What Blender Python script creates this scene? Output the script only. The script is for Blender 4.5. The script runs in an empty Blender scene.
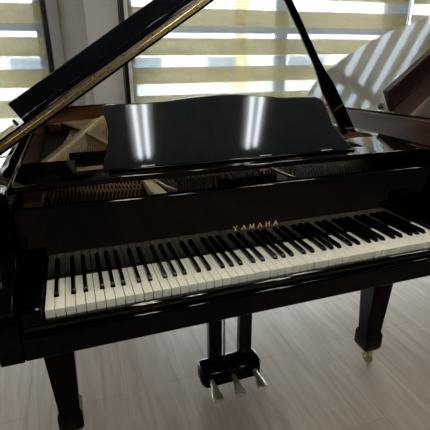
import bpy, bmesh, math, random
from mathutils import Vector, Matrix
random.seed(7)
scene = bpy.context.scene
COL = scene.collection
R = math.radians

# ------------------------------------------------------------------ materials
def new_mat(name):
    m = bpy.data.materials.new(name); m.use_nodes = True
    nt = m.node_tree; b = nt.nodes['Principled BSDF']
    return m, nt, b

def pmat(name, col, rough=.5, metal=0., spec=.5, noise=0., scale=20., coat=0., bump=0.):
    m, nt, b = new_mat(name)
    b.inputs['Roughness'].default_value = rough
    b.inputs['Metallic'].default_value = metal
    b.inputs['Specular IOR Level'].default_value = spec
    b.inputs['Coat Weight'].default_value = coat
    b.inputs['Coat Roughness'].default_value = .03
    tc = nt.nodes.new('ShaderNodeTexCoord')
    nz = nt.nodes.new('ShaderNodeTexNoise'); nz.inputs['Scale'].default_value = scale; nz.inputs['Detail'].default_value = 4
    nt.links.new(tc.outputs['Object'], nz.inputs['Vector'])
    rp = nt.nodes.new('ShaderNodeValToRGB')
    c = Vector(col)
    rp.color_ramp.elements[0].position = .3; rp.color_ramp.elements[1].position = .7
    rp.color_ramp.elements[0].color = (*(c*(1-noise)), 1); rp.color_ramp.elements[1].color = (*(c*(1+noise)), 1)
    nt.links.new(nz.outputs['Fac'], rp.inputs['Fac']); nt.links.new(rp.outputs['Color'], b.inputs['Base Color'])
    if bump:
        bp = nt.nodes.new('ShaderNodeBump'); bp.inputs['Strength'].default_value = bump; bp.inputs['Distance'].default_value = .002
        nt.links.new(nz.outputs['Fac'], bp.inputs['Height']); nt.links.new(bp.outputs['Normal'], b.inputs['Normal'])
    return m

def wood_mat(name, dark, light, rough, scale=3., coat=0., stretch=(8, .5, 8), spec=.5):
    m, nt, b = new_mat(name)
    tc = nt.nodes.new('ShaderNodeTexCoord'); mp = nt.nodes.new('ShaderNodeMapping')
    mp.inputs['Scale'].default_value = stretch
    nz = nt.nodes.new('ShaderNodeTexNoise'); nz.inputs['Scale'].default_value = scale; nz.inputs['Detail'].default_value = 6
    nt.links.new(tc.outputs['Object'], mp.inputs['Vector']); nt.links.new(mp.outputs['Vector'], nz.inputs['Vector'])
    rp = nt.nodes.new('ShaderNodeValToRGB')
    rp.color_ramp.elements[0].position = .3; rp.color_ramp.elements[1].position = .7
    rp.color_ramp.elements[0].color = (*dark, 1); rp.color_ramp.elements[1].color = (*light, 1)
    nt.links.new(nz.outputs['Fac'], rp.inputs['Fac']); nt.links.new(rp.outputs['Color'], b.inputs['Base Color'])
    b.inputs['Roughness'].default_value = rough; b.inputs['Coat Weight'].default_value = coat; b.inputs['Coat Roughness'].default_value = .04
    b.inputs['Specular IOR Level'].default_value = spec
    return m

M = {}
M['black'] = pmat('black_polish', (.0015, .0019, .0028), .045, spec=.38, noise=.1)
M['black_soft'] = pmat('black_satin', (.005, .0055, .0065), .16, spec=.4, noise=.1)
M['fall'] = pmat('black_fallboard', (.0018, .0023, .0030), .04, spec=.62, noise=.1)
M['lip'] = pmat('black_lip', (.016, .019, .026), .2, spec=.4, noise=.1)
M['shelf'] = pmat('black_shelf', (.002, .0024, .003), .03, spec=.75, noise=.1)
M['desk'] = pmat('black_desk', (.027, .032, .035), .05, spec=.5, noise=.1)
M['ebony'] = pmat('ebony_key', (.006, .006, .007), .22, spec=.4, noise=.1)
M['ivory'] = pmat('white_key', (.84, .83, .72), .25, spec=.4, noise=.02)
M['brass'] = pmat('brass', (.72, .52, .22), .25, metal=1., noise=.12, scale=60)
M['brass_dull'] = pmat('brass_aged', (.46, .39, .25), .38, metal=1., noise=.3, scale=90)
M['letter'] = pmat('brass_letter', (.85, .60, .25), .45, metal=.4, noise=.05)
M['gold'] = pmat('gold_plate', (.78, .62, .34), .38, metal=.35, noise=.12, scale=30)
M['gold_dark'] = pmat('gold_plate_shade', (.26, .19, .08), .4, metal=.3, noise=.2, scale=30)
M['plate_shade'] = pmat('plate_gap_shade', (.026, .019, .012), .65, metal=0., spec=.15, noise=.25, scale=30)  # near-black for the gold plate, the gap's shade is put into its colour
M['wire_dark'] = pmat('dark_steel_wire', (.13, .125, .12), .35, metal=1., noise=.1, scale=80)
M['copper'] = pmat('copper_wire', (.50, .34, .24), .3, metal=.8, noise=.1, scale=80)
M['steel'] = pmat('steel', (.45, .44, .43), .3, metal=1., noise=.1, scale=80)
M['pedal'] = pmat('pedal_metal', (.80, .74, .60), .35, metal=.85, noise=.12, scale=60)
M['felt_red'] = pmat('red_felt', (.022, .004, .004), .9, noise=.2, scale=200)
M['felt_black'] = pmat('black_felt', (.012, .012, .012), .9, noise=.2, scale=200)
M['inner'] = wood_mat('inner_rim_wood', (.15, .085, .062), (.25, .155, .115), .22, 3, .3, (1, 1, 10))
M['soundboard'] = wood_mat('soundboard_wood', (.045, .027, .016), (.085, .05, .03), .4, 4)
M['brown'] = wood_mat('brown_piano_wood', (.036, .021, .018), (.062, .038, .033), .13, 3, 1., (6, .6, 6), 1.)
M['brown'].node_tree.nodes['Principled BSDF'].inputs['Coat IOR'].default_value = 2.6; M['brown'].node_tree.nodes['Principled BSDF'].inputs['Coat Roughness'].default_value = .04
M['brown_side'] = wood_mat('brown_piano_side', (.06, .035, .026), (.095, .06, .046), .3, 3, 0., (6, .6, 6), .3)
M['brown_dark'] = wood_mat('brown_piano_edge', (.016, .008, .008), (.028, .014, .013), .3, 3, 0., (6, .6, 6))
M['rubber'] = pmat('dark_rubber', (.01, .01, .01), .6)

def floor_mat():
    m, nt, b = new_mat('vinyl_plank_floor')
    tc = nt.nodes.new('ShaderNodeTexCoord')
    rot = nt.nodes.new('ShaderNodeMapping'); rot.inputs['Rotation'].default_value = (0, 0, R(90))
    nt.links.new(tc.outputs['Object'], rot.inputs['Vector'])
    bk = nt.nodes.new('ShaderNodeTexBrick')
    bk.inputs['Scale'].default_value = 1; bk.inputs['Brick Width'].default_value = 1.22; bk.inputs['Row Height'].default_value = .185
    bk.inputs['Mortar Size'].default_value = .0012; bk.inputs['Mortar Smooth'].default_value = .3; bk.offset = .37
    bk.inputs['Color1'].default_value = (.72, .72, .72, 1); bk.inputs['Color2'].default_value = (1.12, 1.12, 1.12, 1)
    bk.inputs['Mortar'].default_value = (.45, .45, .45, 1)
    nt.links.new(rot.outputs['Vector'], bk.inputs['Vector'])
    mp = nt.nodes.new('ShaderNodeMapping'); mp.inputs['Scale'].default_value = (13, 1.1, 1)
    nt.links.new(tc.outputs['Object'], mp.inputs['Vector'])
    nz = nt.nodes.new('ShaderNodeTexNoise'); nz.inputs['Scale'].default_value = 2.2; nz.inputs['Detail'].default_value = 7; nz.inputs['Distortion'].default_value = .8
    nt.links.new(mp.outputs['Vector'], nz.inputs['Vector'])
    rp = nt.nodes.new('ShaderNodeValToRGB')
    e = rp.color_ramp.elements
    e[0].position = .28; e[0].color = (.230, .176, .134, 1); e[1].position = .72; e[1].color = (.345, .275, .222, 1)
    nt.links.new(nz.outputs['Fac'], rp.inputs['Fac'])
    mx = nt.nodes.new('ShaderNodeMix'); mx.data_type = 'RGBA'; mx.blend_type = 'MULTIPLY'; mx.inputs[0].default_value = .55
    nt.links.new(rp.outputs['Color'], mx.inputs[6]); nt.links.new(bk.outputs['Color'], mx.inputs[7])
    nt.links.new(mx.outputs[2], b.inputs['Base Color'])
    b.inputs['Roughness'].default_value = .38; b.inputs['Specular IOR Level'].default_value = .4
    return m
M['floor'] = floor_mat()
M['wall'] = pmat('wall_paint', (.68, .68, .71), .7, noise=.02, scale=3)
M['wall_dim'] = pmat('wall_room_darkened', (.08, .077, .074), .8, noise=.03, scale=3)  # darkness of the room behind put into the wall colour, keeps reflections black
M['ceiling'] = pmat('ceiling_board', (.55, .54, .52), .85, noise=.04, scale=8)
M['column'] = pmat('column_paint', (.34, .35, .34), .6, noise=.02, scale=3)
M['frame_black'] = pmat('black_window_frame', (.012, .013, .016), .4)
M['frame_grey'] = pmat('blue_grey_window_frame', (.16, .19, .24), .45, noise=.05)
M['white_frame'] = pmat('white_trim', (.7, .7, .7), .5)
M['white_plastic'] = pmat('white_plastic', (.75, .74, .70), .4, noise=.02)
M['ext_wall'] = pmat('pale_render', (.90, .88, .82), .9, noise=.06, scale=1)
M['ext_yellow'] = pmat('yellow_render', (.75, .58, .22), .9, noise=.05, scale=2)
M['ext_ground'] = pmat('pale_concrete', (.90, .88, .82), .9, noise=.12, scale=2)
M['ext_glass'] = pmat('far_window_glass', (.22, .26, .30), .2)

def glass_mat():
    m = bpy.data.materials.new('window_glass'); m.use_nodes = True; nt = m.node_tree; nt.nodes.clear()
    o = nt.nodes.new('ShaderNodeOutputMaterial'); mx = nt.nodes.new('ShaderNodeMixShader')
    t = nt.nodes.new('ShaderNodeBsdfTransparent'); g = nt.nodes.new('ShaderNodeBsdfGlossy'); f = nt.nodes.new('ShaderNodeLayerWeight')
    t.inputs[0].default_value = (.93, .96, .96, 1); g.inputs['Roughness'].default_value = .02; f.inputs[0].default_value = .12
    nt.links.new(f.outputs['Fresnel'], mx.inputs[0]); nt.links.new(t.outputs[0], mx.inputs[1]); nt.links.new(g.outputs[0], mx.inputs[2]); nt.links.new(mx.outputs[0], o.inputs[0])
    return m
M['glass'] = glass_mat()

def blind_mat():
    m = bpy.data.materials.new('zebra_blind_fabric'); m.use_nodes = True; nt = m.node_tree; nt.nodes.clear()
    N = nt.nodes.new; L = nt.links.new
    o = N('ShaderNodeOutputMaterial')
    tc = N('ShaderNodeTexCoord'); sp = N('ShaderNodeSeparateXYZ'); L(tc.outputs['Object'], sp.inputs[0])
    def math_(op, a, b=None):
        n = N('ShaderNodeMath'); n.operation = op
        for i, v in enumerate((a, b)):
            if v is None: continue
            if isinstance(v, (int, float)): n.inputs[i].default_value = v
            else: L(v, n.inputs[i])
        return n.outputs[0]
    z = math_('SUBTRACT', sp.outputs['Z'], 1.299 - .2265*20)
    fr = math_('FRACT', math_('DIVIDE', z, .2265))
    solid = math_('LESS_THAN', fr, .588)
    # flower pattern on the solid bands
    mp = N('ShaderNodeMapping'); mp.inputs['Scale'].default_value = (14, 14, 18); L(tc.outputs['Object'], mp.inputs['Vector'])
    vo = N('ShaderNodeTexVoronoi'); vo.inputs['Scale'].default_value = 1.6; L(mp.outputs[0], vo.inputs['Vector'])
    nz = N('ShaderNodeTexNoise'); nz.inputs['Scale'].default_value = 2.6; nz.inputs['Detail'].default_value = 3; L(mp.outputs[0], nz.inputs['Vector'])
    pat = math_('MULTIPLY', math_('LESS_THAN', vo.outputs['Distance'], .38), math_('GREATER_THAN', nz.outputs['Fac'], .47))
    cr = N('ShaderNodeMix'); cr.data_type = 'RGBA'; L(pat, cr.inputs[0])
    cr.inputs[6].default_value = (.0220, .0180, .0081, 1); cr.inputs[7].default_value = (.0310, .0270, .0150, 1)
    tl = N('ShaderNodeBsdfTranslucent'); L(cr.outputs[2], tl.inputs[0])
    df = N('ShaderNodeBsdfDiffuse'); df.inputs[0].default_value = (.35, .33, .27, 1)
    tr0 = N('ShaderNodeBsdfTransparent'); tr0.inputs[0].default_value = (1, .97, .88, 1)
    s1 = N('ShaderNodeMixShader'); s1.inputs[0].default_value = .12; L(tl.outputs[0], s1.inputs[1]); L(df.outputs[0], s1.inputs[2])
    s2 = N('ShaderNodeMixShader'); s2.inputs[0].default_value = .0045; L(s1.outputs[0], s2.inputs[1]); L(tr0.outputs[0], s2.inputs[2])
    # sheer bands
    tl2 = N('ShaderNodeBsdfTranslucent'); tl2.inputs[0].default_value = (.0215, .0213, .0198, 1)
    tr = N('ShaderNodeBsdfTransparent'); tr.inputs[0].default_value = (.98, 1, .99, 1)
    s3 = N('ShaderNodeMixShader'); s3.inputs[0].default_value = .044; L(tl2.outputs[0], s3.inputs[1]); L(tr.outputs[0], s3.inputs[2])
    s4 = N('ShaderNodeMixShader'); L(solid, s4.inputs[0]); L(s3.outputs[0], s4.inputs[1]); L(s2.outputs[0], s4.inputs[2])
    L(s4.outputs[0], o.inputs[0])
    return m
M['blind'] = blind_mat()

def emit_mat(name, col, s):
    m = bpy.data.materials.new(name); m.use_nodes = True; nt = m.node_tree; nt.nodes.clear()
    o = nt.nodes.new('ShaderNodeOutputMaterial'); e = nt.nodes.new('ShaderNodeEmission')
    e.inputs[0].default_value = (*col, 1); e.inputs[1].default_value = s; nt.links.new(e.outputs[0], o.inputs[0])
    return m
M['tube'] = emit_mat('lit_fluorescent_tube', (.90, .95, 1.0), 27.)
M['tube_fill'] = emit_mat('added_warm_fill_tube', (1.0, .91, .76), 15.)

# ------------------------------------------------------------------ mesh helpers
class MB:
    def __init__(s): s.bm = bmesh.new()
    def box(s, a, b, mat=None):
        (x0, y0, z0), (x1, y1, z1) = a, b
        vs = [s.bm.verts.new(mat @ Vector(v) if mat else v) for v in ((x0,y0,z0),(x1,y0,z0),(x1,y1,z0),(x0,y1,z0),(x0,y0,z1),(x1,y0,z1),(x1,y1,z1),(x0,y1,z1))]
        for f in ((0,3,2,1),(4,5,6,7),(0,1,5,4),(1,2,6,5),(2,3,7,6),(3,0,4,7)): s.bm.faces.new([vs[i] for i in f])
        return s
    def loft(s, rings, cap=True):
        rr = [[s.bm.verts.new(v) for v in r] for r in rings]
        n = len(rr[0])
        for a, b in zip(rr, rr[1:]):
            for i in range(n): s.bm.faces.new((a[i], a[(i+1) % n], b[(i+1) % n], b[i]))
        if cap:
            s.bm.faces.new(list(reversed(rr[0]))); s.bm.faces.new(rr[-1])
        return s
    def prism(s, pts, f0, f1):
        # pts: 2-D outline; f0/f1 map a 2-D point to 3-D
        return s.loft([[f0(*p) for p in pts], [f1(*p) for p in pts]])
    def tube(s, path, r, n=8, cap=True):
        path = [Vector(p) for p in path]; rings = []
        rad = r if isinstance(r, (list, tuple)) else [r]*len(path)
        for i, p in enumerate(path):
            d = (path[min(i+1, len(path)-1)] - path[max(i-1, 0)]).normalized()
            u = d.cross(Vector((0, 0, 1)) if abs(d.z) < .9 else Vector((1, 0, 0))).normalized(); v = d.cross(u)
            rings.append([p + rad[i]*(u*math.cos(2*math.pi*k/n) + v*math.sin(2*math.pi*k/n)) for k in range(n)])
        return s.loft(rings, cap)
    def strip(s, outer, inner, z0, z1):
        # open ring between two polylines of equal length, extruded in z
        rings = [[(o[0], o[1], z0), (o[0], o[1], z1), (i[0], i[1], z1), (i[0], i[1], z0)] for o, i in zip(outer, inner)]
        return s.loft(rings)
    def build(s, name, mat, parent=None, bevel=0., seg=2, smooth=True, xf=None):
        bmesh.ops.recalc_face_normals(s.bm, faces=s.bm.faces)
        if xf is not None: s.bm.transform(xf)
        me = bpy.data.meshes.new(name); s.bm.to_mesh(me); s.bm.free()
        o = bpy.data.objects.new(name, me); COL.objects.link(o); me.materials.append(mat)
        if parent is not None: o.parent = parent
        if smooth:
            for p in me.polygons: p.use_smooth = True
            me.set_sharp_from_angle(angle=R(35))
        if bevel:
            b = o.modifiers.new('edge', 'BEVEL'); b.width = bevel; b.segments = seg; b.limit_method = 'ANGLE'; b.angle_limit = R(35)
            b.harden_normals = False
        return o

def tag(o, label=None, cat=None, group=None, kind=None):
    if label: o['label'] = label
    if cat: o['category'] = cat
    if group: o['group'] = group
    if kind: o['kind'] = kind
    return o
def empty(name, loc=(0, 0, 0)):
    o = bpy.data.objects.new(name, None); o.empty_display_size = .1; o.location = loc; COL.objects.link(o); return o

def catmull(pts, n=6):
    out = []
    P = [Vector(p) for p in pts]
    for i in range(len(P)-1):
        p0 = P[max(i-1, 0)]; p1 = P[i]; p2 = P[i+1]; p3 = P[min(i+2, len(P)-1)]
        for k in range(n):
            t = k/n
            out.append(.5*((2*p1) + (-p0+p2)*t + (2*p0-5*p1+4*p2-p3)*t*t + (-p0+3*p1-3*p2+p3)*t**3))
    out.append(P[-1]); return [tuple(v) for v in out]

def offset(poly, d):
    out = []
    for i, p in enumerate(poly):
        a = Vector(poly[max(i-1, 0)]); b = Vector(poly[min(i+1, len(poly)-1)])
        t = (b-a).normalized(); n = Vector((t.y, -t.x))
        out.append(tuple(Vector(p) + n*d))
    return out

# ------------------------------------------------------------------ the black grand piano
X0, X1 = -.107, 1.334                    # outer case sides
piano = empty('grand_piano', (.6135, .9, 0))
tag(piano, 'open black grand piano with white keys, brass lettering and curved music desk', 'piano')
INV = Matrix.Translation((-.6135, -.9, 0))

def part(mb, name, mat, parent=None, **k):
    o = mb.build(name, mat, parent or piano, xf=INV, **k); return o

tail = catmull([(X0, 1.72), (X0, 1.88), (-.085, 1.99), (.0, 2.075), (.16, 2.145), (.34, 2.19), (.47, 2.15), (.58, 2.05), (.70, 1.90), (.86, 1.67), (1.05, 1.40), (1.22, 1.10), (1.30, .88), (X1, .68), (X1, .60)])
outer = [(X0, .16), (X0, .6), (X0, 1.2)] + tail + [(X1, .4), (X1, .16)]
inner = offset(outer, .05); inner[0] = (X0+.05, .16); inner[-1] = (X1-.05, .16)
inner2 = offset(outer, .058); inner2[0] = (X0+.058, .48); inner2[-1] = (X1-.058, .48)
inner1 = offset(outer, .0505); inner1[0] = (X0+.0505, .48); inner1[-1] = (X1-.0505, .48)
part(MB().strip(outer, inner, .625, .98), 'rim', M['black'], bevel=.004)
part(MB().strip(inner1, inner2, .80, .974), 'inner_rim', M['inner'])

# arms that scroll down from the rim to the key blocks
armp = [(.17, .622), (.17, .98), (.160, .972), (.150, .945), (.138, .905), (.128, .87), (.122, .84), (.108, .818), (.080, .803), (.03, .800), (-.005, .797), (-.030, .785), (-.043, .768), (-.040, .752), (-.028, .744), (-.033, .738), (-.036, .72), (-.036, .622)]
for a, b in ((X0, X0+.052), (X1-.052, X1)):
    part(MB().prism(armp, lambda y, z: (a, y, z), lambda y, z: (b, y, z)), 'arm', M['black'], bevel=.003)
for a, b in ((X0+.053, -.0035), (1.2305, X1-.053)):
    part(MB().box((a, -.022, .70), (b, .147, .75)), 'key_block', M['black'], bevel=.006, seg=3)
part(MB().box((X0+.0522, -.035, .622), (X1-.0522, .60, .690)), 'keybed', M['black'], bevel=.006, seg=3)
part(MB().box((X0+.054, -.026, .690), (X1-.054, -.004, .7135)), 'key_slip', M['shelf'], bevel=.007, seg=3)
part(MB().box((X0+.054, .155, .69), (X1-.054, .178, .93)), 'fallboard', M['fall'], bevel=.004, seg=3)
part(MB().box((0, .1505, .7285), (1.227, .1548, .7345)), 'felt_strip', M['felt_red'])

# keys
W = 1.227/52
for i in range(52):
    x = i*W
    part(MB().box((x+.0008, 0, .7075), (x+W-.0008, .150, .73)), 'white_key', M['ivory'], bevel=.0012)
pat = {0: -.0030, 1: .0030, 3: -.0035, 4: 0., 5: .0035}      # after C D F G A
for i in range(51):
    k = (i-2) % 7
    if k in pat:
        xc = (i+1)*W + pat[k]
        ring = lambda hw, y0, y1, z: [(xc-hw, y0, z), (xc+hw, y0, z), (xc+hw, y1, z), (xc-hw, y1, z)]
        part(MB().loft([ring(.0064, .052, .150, .7302), ring(.0060, .0535, .150, .736), ring(.0046, .060, .150, .7425)]), 'black_key', M['ebony'], bevel=.0012)

# brass lettering on the fallboard, built stroke by stroke
def letters(word, xs, h, w, z0, y):
    st = {'Y': [((0, 1), (.5, .48), .16), ((1, 1), (.5, .48), .10), ((.5, .5), (.5, 0), .16), ((.28, .03), (.72, .03), .07), ((-.12, .97), (.22, .97), .07), ((.78, .97), (1.12, .97), .07)],
          'A': [((.5, 1), (0, 0), .10), ((.5, 1), (1, 0), .17), ((.2, .36), (.8, .36), .08), ((-.15, .03), (.2, .03), .07), ((.78, .03), (1.18, .03), .07)],
          'M': [((0, 1), (0, 0), .10), ((1, 1), (1, 0), .17), ((0, 1), (.5, .05), .16), ((1, 1), (.5, .05), .09), ((-.18, .03), (.18, .03), .07), ((.78, .03), (1.2, .03), .07)],
          'H': [((.05, 1), (.05, 0), .17), ((.95, 1), (.95, 0), .17), ((.05, .52), (.95, .52), .09), ((-.14, .03), (.24, .03), .07), ((.76, .03), (1.14, .03), .07), ((-.14, .97), (.24, .97), .07), ((.76, .97), (1.14, .97), .07)]}
    for ch, xc in zip(word, xs):
        mb = MB()
        for j, (a, b, t) in enumerate(st[ch]):
            A = Vector((xc+(a[0]-.5)*w, z0+a[1]*h)); B = Vector((xc+(b[0]-.5)*w, z0+b[1]*h))
            d = (B-A).normalized(); n = Vector((-d.y, d.x))*t*w*.62
            q = [A-n, B-n, B+n, A+n]; yy = y - .0003*j*.2
            mb.loft([[(v.x, y, v.y) for v in q], [(v.x, yy-.0010, v.y) for v in q]])
        part(mb, 'letter', M['letter'], smooth=False)
letters('YAMAHA', (.545, .572, .599, .626, .653, .680), .0140, .0122, .7940, .1550)

# iron plate, soundboard, struts, pins and strings
ins = offset(outer, .060); ins[0] = (X0+.06, .20); ins[-1] = (X1-.06, .20)
part(MB().prism(ins, lambda x, y: (x, y, .825), lambda x, y: (x, y, .838)), 'soundboard', M['soundboard'])
fr = [(-.045, .20), (1.272, .20), (1.272, .70), (1.20, .98), (1.0, .92), (.6, .80), (.3, .70), (.10, .66), (-.045, .64)]
plate = part(MB().prism(fr, lambda x, y: (x, y, .868), lambda x, y: (x, y, .884)), 'plate', M['plate_shade'], bevel=.003)
def bar(p0, p1, w, z0, z1, name, mat, parent, taper=1.):
    a, b = Vector(p0), Vector(p1); d = (b-a).normalized(); n = Vector((-d.y, d.x))*w/2
    q0 = [a-n, b-n, b+n, a+n]; q1 = [a-n*taper, b-n*taper, b+n*taper, a+n*taper]
    return part(MB().loft([[(v.x, v.y, z0) for v in q0], [(v.x, v.y, z1) for v in q1]]), name, mat, parent, bevel=.004)
bar((-.030, .60), (.275, 1.86), .040, .840, .925, 'strut', M['gold'], plate, .8)
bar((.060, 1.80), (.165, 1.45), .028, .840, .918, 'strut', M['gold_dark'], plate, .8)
bar((.175, 1.43), (.290, .92), .030, .840, .918, 'strut', M['gold'], plate, .8)
bar((.275, 1.86), (.33, 2.06), .040, .840, .915, 'strut', M['gold'], plate, .8)
bar((.335, .42), (.60, 1.75), .034, .840, .915, 'strut', M['gold'], plate, .8)
bar((.775, .40), (.86, 1.45), .034, .840, .915, 'strut', M['gold'], plate, .8)
bar((1.10, .70), (1.02, 1.25), .030, .840, .912, 'strut', M['gold'], plate, .8)
# far shoulder of the plate along the bent side
sh_o = offset(outer, .062)[14:-3]; sh_i = offset(outer, .17)[14:-3]
part(MB().strip(sh_o, sh_i, .842, .888), 'plate_shoulder', M['gold'], plate, bevel=.003)
# pin-block details seen through the gap
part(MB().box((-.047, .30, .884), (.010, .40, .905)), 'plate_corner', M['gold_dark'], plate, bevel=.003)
part(MB().prism([(.312, .262), (.365, .262), (.345, .45), (.318, .45)], lambda x, y: (x, y, .884), lambda x, y: (x, y, .902)), 'plate_rib', M['gold'], plate, bevel=.002)
for pp in ([(.318, .262), (.318, .40)], [(.392, .262), (.372, .31), (.352, .40)], [(.800, .262), (.788, .31), (.776, .42)]):
    part(MB().tube([(x, y, .906) for x, y in pp], .0045, 6), 'plate_edge', M['pedal'] if pp[0][0] < .7 else M['brass'], plate)
part(MB().box((.08, .56, .885), (.225, .66, .908)), 'plate_step', M['gold'], plate, bevel=.003)
part(MB().box((.09, .70, .885), (1.15, .735, .948)), 'damper_rail', M['felt_black'], bevel=.004)
part(MB().box((.56, .335, .885), (.77, .350, .902)), 'red_cloth', M['felt_red'], plate)
pin0 = None
xs = [.004+.0117*i for i in range(25)] + [.40+.0113*i for i in range(33)] + [.805+.0118*i for i in range(30)]
for i, x in enumerate(xs):
    bass = x < .33
    part(MB().tube([(x, .318, .884), (x+(.016 if bass else .004), .346, .925 if bass else .915)], .0024, 6), 'tuning_pin', M['copper'] if bass else M['wire_dark'])
for i in range(26):
    t = i/25
    part(MB().tube([(.012+.29*t, .36, .893), (.020+.262*t, .66, .905), (.050+.235*t, 1.0, .908), (.135+.21*t, 1.86-.12*t, .900)], .0026, 5), 'bass_string', M['copper'])
mb = MB()
for i in range(44):
    t = i/43
    mb.tube([(.40+.80*t, .36, .893), (.41+.79*t, .66, .897), (.45+.70*t, 1.72-.85*t, .892)], .0010, 4)
o = part(mb, 'treble_strings', M['wire_dark']); o['kind'] = 'stuff'

# music shelf: front beam and the two side shelves are one frame, the desk stands on it
frame = [(-.052, .212), (1.279, .212), (1.279, .470), (1.117, .470), (1.117, .318), (.112, .318), (.112, .470), (-.052, .470)]
part(MB().prism(frame, lambda x, y: (x, y, .962), lambda x, y: (x, y, .9795)), 'music_shelf', M['shelf'], bevel=.003)
tau = R(19)
pts = [(.184, 0), (.190, .0235), (.198, .049), (.2085, .080), (.213, .110), (.2115, .135), (.206, .160), (.203, .178), (.2065, .187), (.216, .1905),
       (.284, .1885), (.33, .1885), (.377, .1905), (.443, .1975), (.534, .2040), (.590, .2052), (.640, .2032), (.699, .1975), (.773, .1905), (.812, .189), (.867, .1895),
       (.905, .1880), (.927, .181), (.941, .169), (.949, .150), (.956, .1236), (.965, .098), (.979, .0743), (.997, .050), (1.018, .028), (1.045, 0)]
def dk(off):
    return lambda x, z: (x, .286 + z*math.sin(tau) + off*math.cos(tau), .9797 + z*math.cos(tau) - off*math.sin(tau) + (.006 if off else 0))
desk = part(MB().prism(pts, dk(0.), dk(.016)), 'music_desk', M['desk'], bevel=.002)
part(MB().box((.20, .262, .9797), (1.03, .280, .9860)), 'desk_ledge', M['black_soft'], desk, bevel=.002)
for x in (.315, .70, .93):
    part(MB().tube([(x-.02, .2835, .984), (x+.02, .2835, .984)], .003, 8), 'desk_hinge', M['steel'], desk)

# lid, raised on its left hinges
TH = R(32.6); cu, su = math.cos(TH), math.sin(TH); HX, HZ = X0, 1.006
YF = .47
def lidp(u, y, h): return (HX + u*cu - h*su, y, HZ + u*su + h*cu)
lo = [(x-X0, y) for x, y in outer if y > YF]
lido = [(0, YF)] + lo + [(X1-X0, YF)]
lid = part(MB().prism(lido, lambda u, y: lidp(u, y, 0), lambda u, y: lidp(u, y, .018)), 'lid', M['black'], bevel=.003)
part(MB().prism([(.004, YF+.003), (X1-X0, YF+.003), (X1-X0, YF+.325), (.004, YF+.325)], lambda u, y: lidp(u, y, .0195), lambda u, y: lidp(u, y, .036)), 'front_flap', M['black'], lid, bevel=.003)
part(MB().prism([(.078, YF+.300), (X1-X0, YF+.300), (X1-X0, YF+.322), (.078, YF+.322)], lambda u, y: lidp(u, y, .0365), lambda u, y: lidp(u, y, .100)), 'flap_lip', M['lip'], lid, bevel=.003)
part(MB().prism([(.0, YF-.0025), (X1-X0, YF-.0025), (X1-X0, YF-.0003), (.0, YF-.0003)], lambda u, y: lidp(u, y, .007), lambda u, y: lidp(u, y, .0182)), 'piano_hinge', M['brass_dull'], lid)
part(MB().prism([(.0, YF-.0025), (X1-X0, YF-.0025), (X1-X0, YF+.0027), (.0, YF+.0027)], lambda u, y: lidp(u, y, .0192), lambda u, y: lidp(u, y, .031)), 'piano_hinge', M['brass_dull'], lid)
part(MB().tube([lidp(0, YF-.003, .0187), lidp(X1-X0, YF-.003, .0187)], .0022, 8), 'hinge_pin', M['brass'], lid)
for i in range(26):
    u = .05+.055*i
    part(MB().tube([lidp(u, YF-.0026, .012 if i % 2 else .026), lidp(u, YF-.0042, .012 if i % 2 else .026)], .0028, 8), 'hinge_screw', M['frame_black'], lid)
part(MB().tube([lidp(.055, YF+.30, .0365), lidp(.055, YF+.30, .048)], .006, 10), 'rubber_bumper', M['rubber'], lid)
for y in (.75, 1.6):
    part(MB().tube([(X0-.004, y-.04, .992), (X0-.004, y+.04, .992)], .008, 10), 'lid_hinge', M['brass'], lid)
# lid prop
pb = Vector((1.288, .66, .968)); pt = Vector((.862, .66, 1.627))
pd = (pt-pb); L = pd.length; pd.normalize(); pn = Vector((pd.z, 0, -pd.x))
ring = []
for s, w, t in ((0, .030, .012), (.12, .031, .012), (.24, .029, .012), (.30, .018, .011), (.36, .0145, .010), (.60, .0135, .009), (L-.012, .0125, .008)):
    c = pb + pd*s
    ring.append([c+pn*w-Vector((0, t, 0)), c+pn*w+Vector((0, t, 0)), c-pn*w+Vector((0, t, 0)), c-pn*w-Vector((0, t, 0))])
prop = part(MB().loft(ring), 'lid_prop', M['black_soft'], bevel=.004)
part(MB().box((1.262, .635, .9802), (1.31, .70, .988)), 'prop_hinge', M['wire_dark'], prop, bevel=.002)
c = pb + pd*.13
part(MB().tube([c+pn*.032-Vector((0, .013, 0)), c-pn*.032-Vector((0, .013, 0))], .0012, 6), 'prop_joint', M['black_soft'], prop)

# legs with casters
def leg(xc, yc, par, inv, top=.621, mat='black', dx=0.):
    def sq(h, z): return [(xc-h, yc-h, z), (xc+h, yc-h, z), (xc+h, yc+h, z), (xc-h, yc+h, z)]
    mb = MB().loft([sq(.030, .078), sq(.041, .100), sq(.041, .160), sq(.034, .176), sq(.055, top)])
    l = mb.build('leg', M[mat], par, bevel=.003, xf=inv)
    xc += dx
    mb = MB().tube([(xc, yc, .060), (xc, yc, .079)], .016, 14); mb.box((xc-.014, yc-.012, .026), (xc-.009, yc+.016, .064)); mb.box((xc+.009, yc-.012, .026), (xc+.014, yc+.016, .064))
    mb.tube([(xc-.0085, yc, .026), (xc+.0085, yc, .026)], .0255, 20)
    mb.tube([(xc-.018, yc, .026), (xc+.018, yc, .026)], .007, 10)
    mb.build('caster', M['brass_dull'], l, bevel=.001, xf=inv)
    return l
leg(-.012, .282, piano, INV); leg(1.231, .282, piano, INV, dx=.012); leg(.42, 1.78, piano, INV, .70)
part(MB().box((-.03, .60, .70), (1.26, .66, .80)), 'cross_beam', M['black_soft'], bevel=.004)
part(MB().prism([(.30, .66), (.54, .66), (.50, 1.95), (.34, 1.95)], lambda x, y: (x, y, .705), lambda x, y: (x, y, .80)), 'tail_beam', M['black_soft'], bevel=.004)

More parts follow.
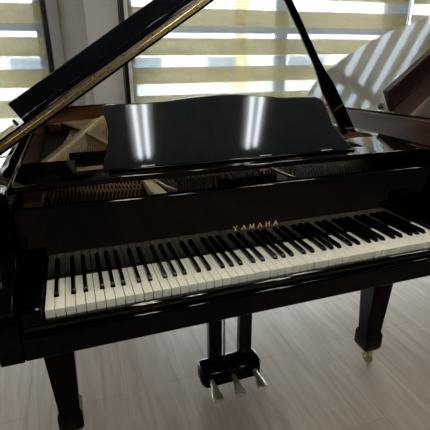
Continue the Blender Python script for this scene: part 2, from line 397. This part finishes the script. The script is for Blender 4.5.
# pedal lyre
lyre_o = [(.486, .352), (.486, .415), (.500, .432), (.731, .432), (.747, .415), (.747, .352), (.731, .328), (.500, .328)]
lyre_t = [(.6165+(x-.6165)*.95, .380+(y-.380)*.88) for x, y in lyre_o]
lyre = part(MB().loft([[(x, y, .034) for x, y in lyre_o], [(x, y, .088) for x, y in lyre_o], [(x, y, .100) for x, y in lyre_t]]), 'pedal_lyre', M['black'], bevel=.003)
for a, b in ((.525, .579), (.656, .709)):
    part(MB().box((a, .366, .1002), (b, .402, .621)), 'lyre_post', M['black'], lyre, bevel=.003)
for x, y in ((.548, .412), (.594, .385), (.676, .412)):
    part(MB().tube([(x, y, .1002), (x, y, .621)], .0045, 8), 'pedal_rod', M['steel'], lyre)
for x in (.519, .613, .708):
    sec = [(.335, .0085, .068, .008), (.318, .009, .068, .008), (.300, .011, .066, .0075), (.285, .014, .062, .007), (.268, .019, .058, .0065), (.250, .0225, .055, .006), (.238, .018, .053, .0055), (.233, .008, .052, .0035)]
    rings = []
    for y, w, z, t in sec:
        rings.append([(x+w*math.cos(2*math.pi*k/14), y, z+t*math.sin(2*math.pi*k/14)) for k in range(14)])
    part(MB().loft(rings), 'pedal', M['pedal'], lyre)

# ------------------------------------------------------------------ the brown grand piano behind
B0 = Vector((1.798, .706, 0)); dS = Vector((-.1567, .9876, 0)); dT = Vector((.9876, .1567, 0))
brown = empty('grand_piano', tuple(B0 + dT*.7))
tag(brown, 'brown grand piano behind the black one, raised glossy lid reflecting the window stripes', 'piano')
INV2 = Matrix.Translation(-(B0 + dT*.7))
def w2(s, t, z): v = B0 + dS*s + dT*t; return (v.x, v.y, z)
tail2 = catmull([(.70, 0), (.86, .0), (.96, .03), (1.02, .10), (1.07, .22), (1.085, .38), (1.04, .60), (.93, .80), (.82, .91), (.69, 1.00), (.50, 1.15), (.28, 1.28), (0., 1.37), (-.20, 1.41), (-.36, 1.42)])
out2 = [(-1.0, 0), (-.3, 0), (.3, 0)] + tail2 + [(-1.0, 1.42)]
in2 = offset(out2, .05); in2[0] = (-1.0, .05); in2[-1] = (-1.0, 1.37)
def part2(mb, name, mat, parent=None, **k): return mb.build(name, mat, parent or brown, xf=INV2, **k)
mb = MB(); mb.loft([[w2(*o, .62), w2(*o, .985), w2(*i, .985), w2(*i, .62)] for o, i in zip(out2, in2)]); part2(mb, 'rim', M['brown_side'], bevel=.004)
ins2 = offset(out2, .052); ins2[0] = (-.8, .052); ins2[-1] = (-.8, 1.368)
part2(MB().prism(ins2, lambda s, t: w2(s, t, .82), lambda s, t: w2(s, t, .84)), 'soundboard', M['soundboard'])
part2(MB().prism([(-1.04, .052), (-1.04, 1.368), (-.45, 1.368), (-.45, .052)], lambda s, t: w2(s, t, .622), lambda s, t: w2(s, t, .70)), 'keybed', M['brown'], bevel=.004)
part2(MB().prism([(-.87, .055), (-.87, 1.365), (-.845, 1.365), (-.845, .055)], lambda s, t: w2(s, t, .70), lambda s, t: w2(s, t, .93)), 'fallboard', M['brown'], bevel=.004)
part2(MB().prism([(-1.02, .10), (-1.02, 1.32), (-.872, 1.32), (-.872, .10)], lambda s, t: w2(s, t, .705), lambda s, t: w2(s, t, .73)), 'keyboard', M['ivory'], bevel=.002)
TH2 = R(33); c2, s2 = math.cos(TH2), math.sin(TH2)
def lid2p(s, u, h): return w2(s, u*c2 - h*s2, 0.994 + u*s2 + h*c2)
SF = -.62
lo2 = [(SF, 0)] + [q for q in out2 if q[0] > SF] + [(SF, 1.42)]
lid2 = part2(MB().prism(lo2, lambda s, u: lid2p(s, u, -.012), lambda s, u: lid2p(s, u, 0)), 'lid', M['brown'], bevel=.003)
part2(MB().prism([(.245, .035), (.245, 1.28), (.285, 1.28), (.285, .035)], lambda s, u: lid2p(s, u, .001), lambda s, u: lid2p(s, u, .112)), 'flap_lip', M['brown_dark'], lid2, bevel=.004)
part2(MB().tube([lid2p(.335, .040, 0), lid2p(.335, .040, .010)], .016, 12), 'rubber_bumper', M['rubber'], lid2)
pa = lid2p(-.02, 1.16, -.024); pbv = w2(-.02, 1.385, .984)
part2(MB().tube([pbv, pa], [.022, .012], 8), 'lid_prop', M['brown_dark'])
for s, t, tp in ((-.72, .07, .621), (-.72, 1.35, .621), (.75, .5, .819)):
    v = w2(s, t, 0); leg(v[0], v[1], brown, INV2, tp, 'brown')

# ------------------------------------------------------------------ the room
YW = 2.86                       # inner face of the window wall
RX0, RX1, RY0, RZ = -2.6, 5.2, -5.0, 3.5
def struct(mb, name, mat, parent=None, **k):
    o = mb.build(name, mat, parent, **k)
    if parent is None: o['kind'] = 'structure'
    return o
struct(MB().box((RX0-.2, RY0-.2, -.1), (RX1+.2, YW+.24, 0)), 'floor', M['floor'])
struct(MB().box((RX0-.2, RY0-.2, RZ), (RX1+.2, YW+.24, RZ+.1)), 'ceiling', M['ceiling'])
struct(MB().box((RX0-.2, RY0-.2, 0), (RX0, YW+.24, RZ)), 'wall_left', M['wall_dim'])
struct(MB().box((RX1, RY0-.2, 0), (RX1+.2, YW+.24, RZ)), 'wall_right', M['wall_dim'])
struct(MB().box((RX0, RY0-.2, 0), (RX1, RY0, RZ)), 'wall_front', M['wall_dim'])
ZS, ZT = .06, 3.3
wins = [(-1.80, -.005), (.64, 3.36), (3.42, 5.10)]
mb = MB(); mb.box((RX0, YW, 0), (RX1, YW+.2, ZS)); mb.box((RX0, YW, ZT), (RX1, YW+.2, RZ))
xs_ = [RX0] + [v for w in wins for v in w] + [RX1]
for a, b in zip(xs_[::2], xs_[1::2]): mb.box((a, YW, ZS), (b, YW+.2, ZT))
struct(mb, 'wall_back', M['wall'])
struct(MB().box((RX0+.01, YW-.015, 0), (RX1-.01, YW-.0005, .055)), 'baseboard_back', M['white_frame'], bevel=.003)
mull = [(-.92,), (2.115,), (4.30,)]
for n, ((a, b), ms) in enumerate(zip(wins, mull)):
    w = empty('window_%d' % (n+1), ((a+b)/2, YW+.1, ZS)); w['kind'] = 'structure'
    inv = Matrix.Translation((-(a+b)/2, -(YW+.1), -ZS))
    mb = MB(); y0, y1 = YW+.06, YW+.12
    mb.box((a, y0, ZS), (a+.06, y1, ZT)); mb.box((b-.06, y0, ZS), (b, y1, ZT)); mb.box((a+.06, y0, ZS), (b-.06, y1, ZS+.06)); mb.box((a+.06, y0, ZT-.06), (b-.06, y1, ZT))
    mb.build('frame', M['frame_grey'], w, xf=inv)
    MB().box((a+.06, y0, 1.486), (b-.06, y1, 1.542)).build('transom', M['frame_grey'], w, xf=inv)
    for m_ in ms:
        MB().box((m_-.055, y0, ZS+.06), (m_+.055, y1, 1.486)).build('mullion', M['frame_grey'], w, xf=inv)
        MB().box((m_-.055, y0, 1.542), (m_+.055, y1, ZT-.06)).build('mullion', M['frame_grey'], w, xf=inv)
        MB().box((a+.06, YW+.088, ZS+.06), (m_-.055, YW+.092, ZT-.06)).build('pane', M['glass'], w, xf=inv, smooth=False)
        MB().box((m_+.055, YW+.088, ZS+.06), (b-.06, YW+.092, ZT-.06)).build('pane', M['glass'], w, xf=inv, smooth=False)
# dark vertical edge trims that frame the pier between the two windows
for k, (a, b, mt, name) in enumerate(((.0, .034, 'frame_black', 'trim_1'), (.575, .606, 'frame_black', 'trim_2'), (.608, .634, 'white_frame', 'trim_3'), (3.372, 3.398, 'frame_grey', 'trim_4'))):
    struct(MB().box((a, YW-.16, .095), (b, YW-.0005, ZT+.1)), name, M[mt])
# round column in front of the pier
mb = MB(); n = 40; cx, cy, r = .213, YW-.135, .096
mb.loft([[(cx+r*math.cos(2*math.pi*k/n), cy+r*math.sin(2*math.pi*k/n), z) for k in range(n)] for z in (0, RZ)])
struct(mb, 'column', M['column'])
struct(MB().box((.036, YW-.05, .095), (.573, YW-.0005, RZ-.001)), 'wall_pier', M['wall'])

# roller blinds
def blind(a, b, label, zb=.80):
    e = empty('roller_blind', (0, 0, 0))
    tag(e, label, 'blind')
    y = YW - .16
    mb = MB(); mb.bm.faces.new([mb.bm.verts.new(v) for v in ((a, y, zb), (b, y, zb), (b, y, 3.34), (a, y, 3.34))])
    mb.build('fabric', M['blind'], e, smooth=False)
    MB().tube([(a, y+.012, zb-.014), (b, y+.012, zb-.014)], .014, 10).build('bottom_rail', M['white_plastic'], e)
    MB().box((a, y-.03, 3.34), (b, y+.06, 3.42)).build('head_box', M['white_plastic'], e, bevel=.006)
    for x in (a+.05, b-.05):
        MB().box((x-.015, y+.0605, 3.36), (x+.015, YW-.0005, 3.40)).build('bracket', M['white_plastic'], e)
    return e
blind(-1.86, -.004, 'striped cream roller blind left of the round white column', .56)
blind(.638, 3.366, 'wide striped cream roller blind right of the column, behind the music desk')
blind(3.402, 5.12, 'striped cream roller blind in the top right corner, past the thin grey upright')

# ------------------------------------------------------------------ outside
o = struct(MB().box((-40, YW+.24, -.35), (50, 60, -.15)), 'ground', M['ext_ground'])
bl = empty('building', (10, 18, -.15)); tag(bl, 'pale building with a yellow pillar outside, seen faintly through the sheer stripes', 'building')
ib = Matrix.Translation((-10, -18, .15))
MB().box((-8, 18, -.15), (28, 24, 1.55)).build('wall', M['ext_wall'], bl, xf=ib)
MB().box((7.56, 17.6, -.15), (8.05, 17.99, 5)).build('pillar', M['ext_yellow'], bl, xf=ib)
for k in range(8):
    x = -6+k*4.1
    MB().box((x, 17.93, .45), (x+1.9, 17.99, 1.25)).build('window', M['ext_glass'], bl, xf=ib)

# ------------------------------------------------------------------ ceiling lights
def troffer(x, y, rz, label, length=1.5, mat='tube'):
    e = empty('ceiling_light', (x, y, 2.8)); e.rotation_euler.z = rz
    tag(e, label, 'ceiling light', 'fluorescent ceiling lights')
    MB().box((-.14, -length/2-.02, -.05), (.14, length/2+.02, -.001)).build('housing', M['white_plastic'], e, bevel=.004)
    for s in (-1, 1):
        MB().tube([(0, s*length*.35, -.001), (0, s*length*.35, RZ-2.801)], .006, 8).build('hanger', M['steel'], e)
        MB().tube([(s*.052, -length/2, -.072), (s*.052, length/2, -.072)], .021, 12).build('tube', M[mat], e)
    return e
LB = 'twin tube fluorescent light hung from the ceiling'
troffer(.815, -2.55, R(8), LB + ' behind the camera, mirrored left in the desk', 1.7)
troffer(2.15, -2.52, R(17), LB + ' behind the camera, mirrored right in the desk', 1.7)
for x, y in ((-1.6, -1.0), (.2, -1.0), (1.5, -.8), (-1.6, .9), (.2, .9), (2.0, .9), (3.8, .9)):  # extra lights added out of view to brighten the keys, floor and room
    troffer(x, y, 0, LB + ' added out of view above the pianos as fill light', 1.5, 'tube_fill')

# ------------------------------------------------------------------ world, camera
w = bpy.data.worlds.new('sky'); scene.world = w; w.use_nodes = True
nt = w.node_tree; bg = nt.nodes['Background']
tc = nt.nodes.new('ShaderNodeTexCoord'); sp = nt.nodes.new('ShaderNodeSeparateXYZ'); nt.links.new(tc.outputs['Generated'], sp.inputs[0])
rp = nt.nodes.new('ShaderNodeValToRGB'); nt.links.new(sp.outputs['Z'], rp.inputs[0])
rp.color_ramp.elements[0].color = (1.0, 1.0, .97, 1); rp.color_ramp.elements[1].color = (.76, .89, 1.10, 1)
nt.links.new(rp.outputs[0], bg.inputs[0]); bg.inputs[1].default_value = 33.

cam_d = bpy.data.cameras.new('camera'); cam = bpy.data.objects.new('camera', cam_d); COL.objects.link(cam)
yaw, pitch, roll = .328476, .368904, -.007155
f = Vector((math.sin(yaw)*math.cos(pitch), math.cos(yaw)*math.cos(pitch), -math.sin(pitch)))
r_ = Vector((math.cos(yaw), -math.sin(yaw), 0)); u_ = r_.cross(f)
r2 = math.cos(roll)*r_ + math.sin(roll)*u_; u2 = -math.sin(roll)*r_ + math.cos(roll)*u_
cam.matrix_world = Matrix(((r2.x, u2.x, -f.x, .118158), (r2.y, u2.y, -f.y, -.906733), (r2.z, u2.z, -f.z, 1.286498), (0, 0, 0, 1)))
cam_d.sensor_width = 36; cam_d.lens = 36*409.675/430; cam_d.clip_start = .02
scene.camera = cam
scene.view_settings.view_transform = 'Standard'
scene.view_settings.look = 'None'
vs = scene.view_settings; vs.use_curve_mapping = True
cm = vs.curve_mapping; cm.use_clip = False; cm.extend = 'EXTRAPOLATED'
cv = cm.curves[3]
for a, b in ((.010, .0040), (.026, .0195), (.070, .068), (.30, .30)): cv.points.new(a, b)
cm.update()
scene.cycles.use_denoising = True
scene.cycles.max_bounces = 10; scene.cycles.transparent_max_bounces = 12
scene.cycles.sample_clamp_indirect = 8
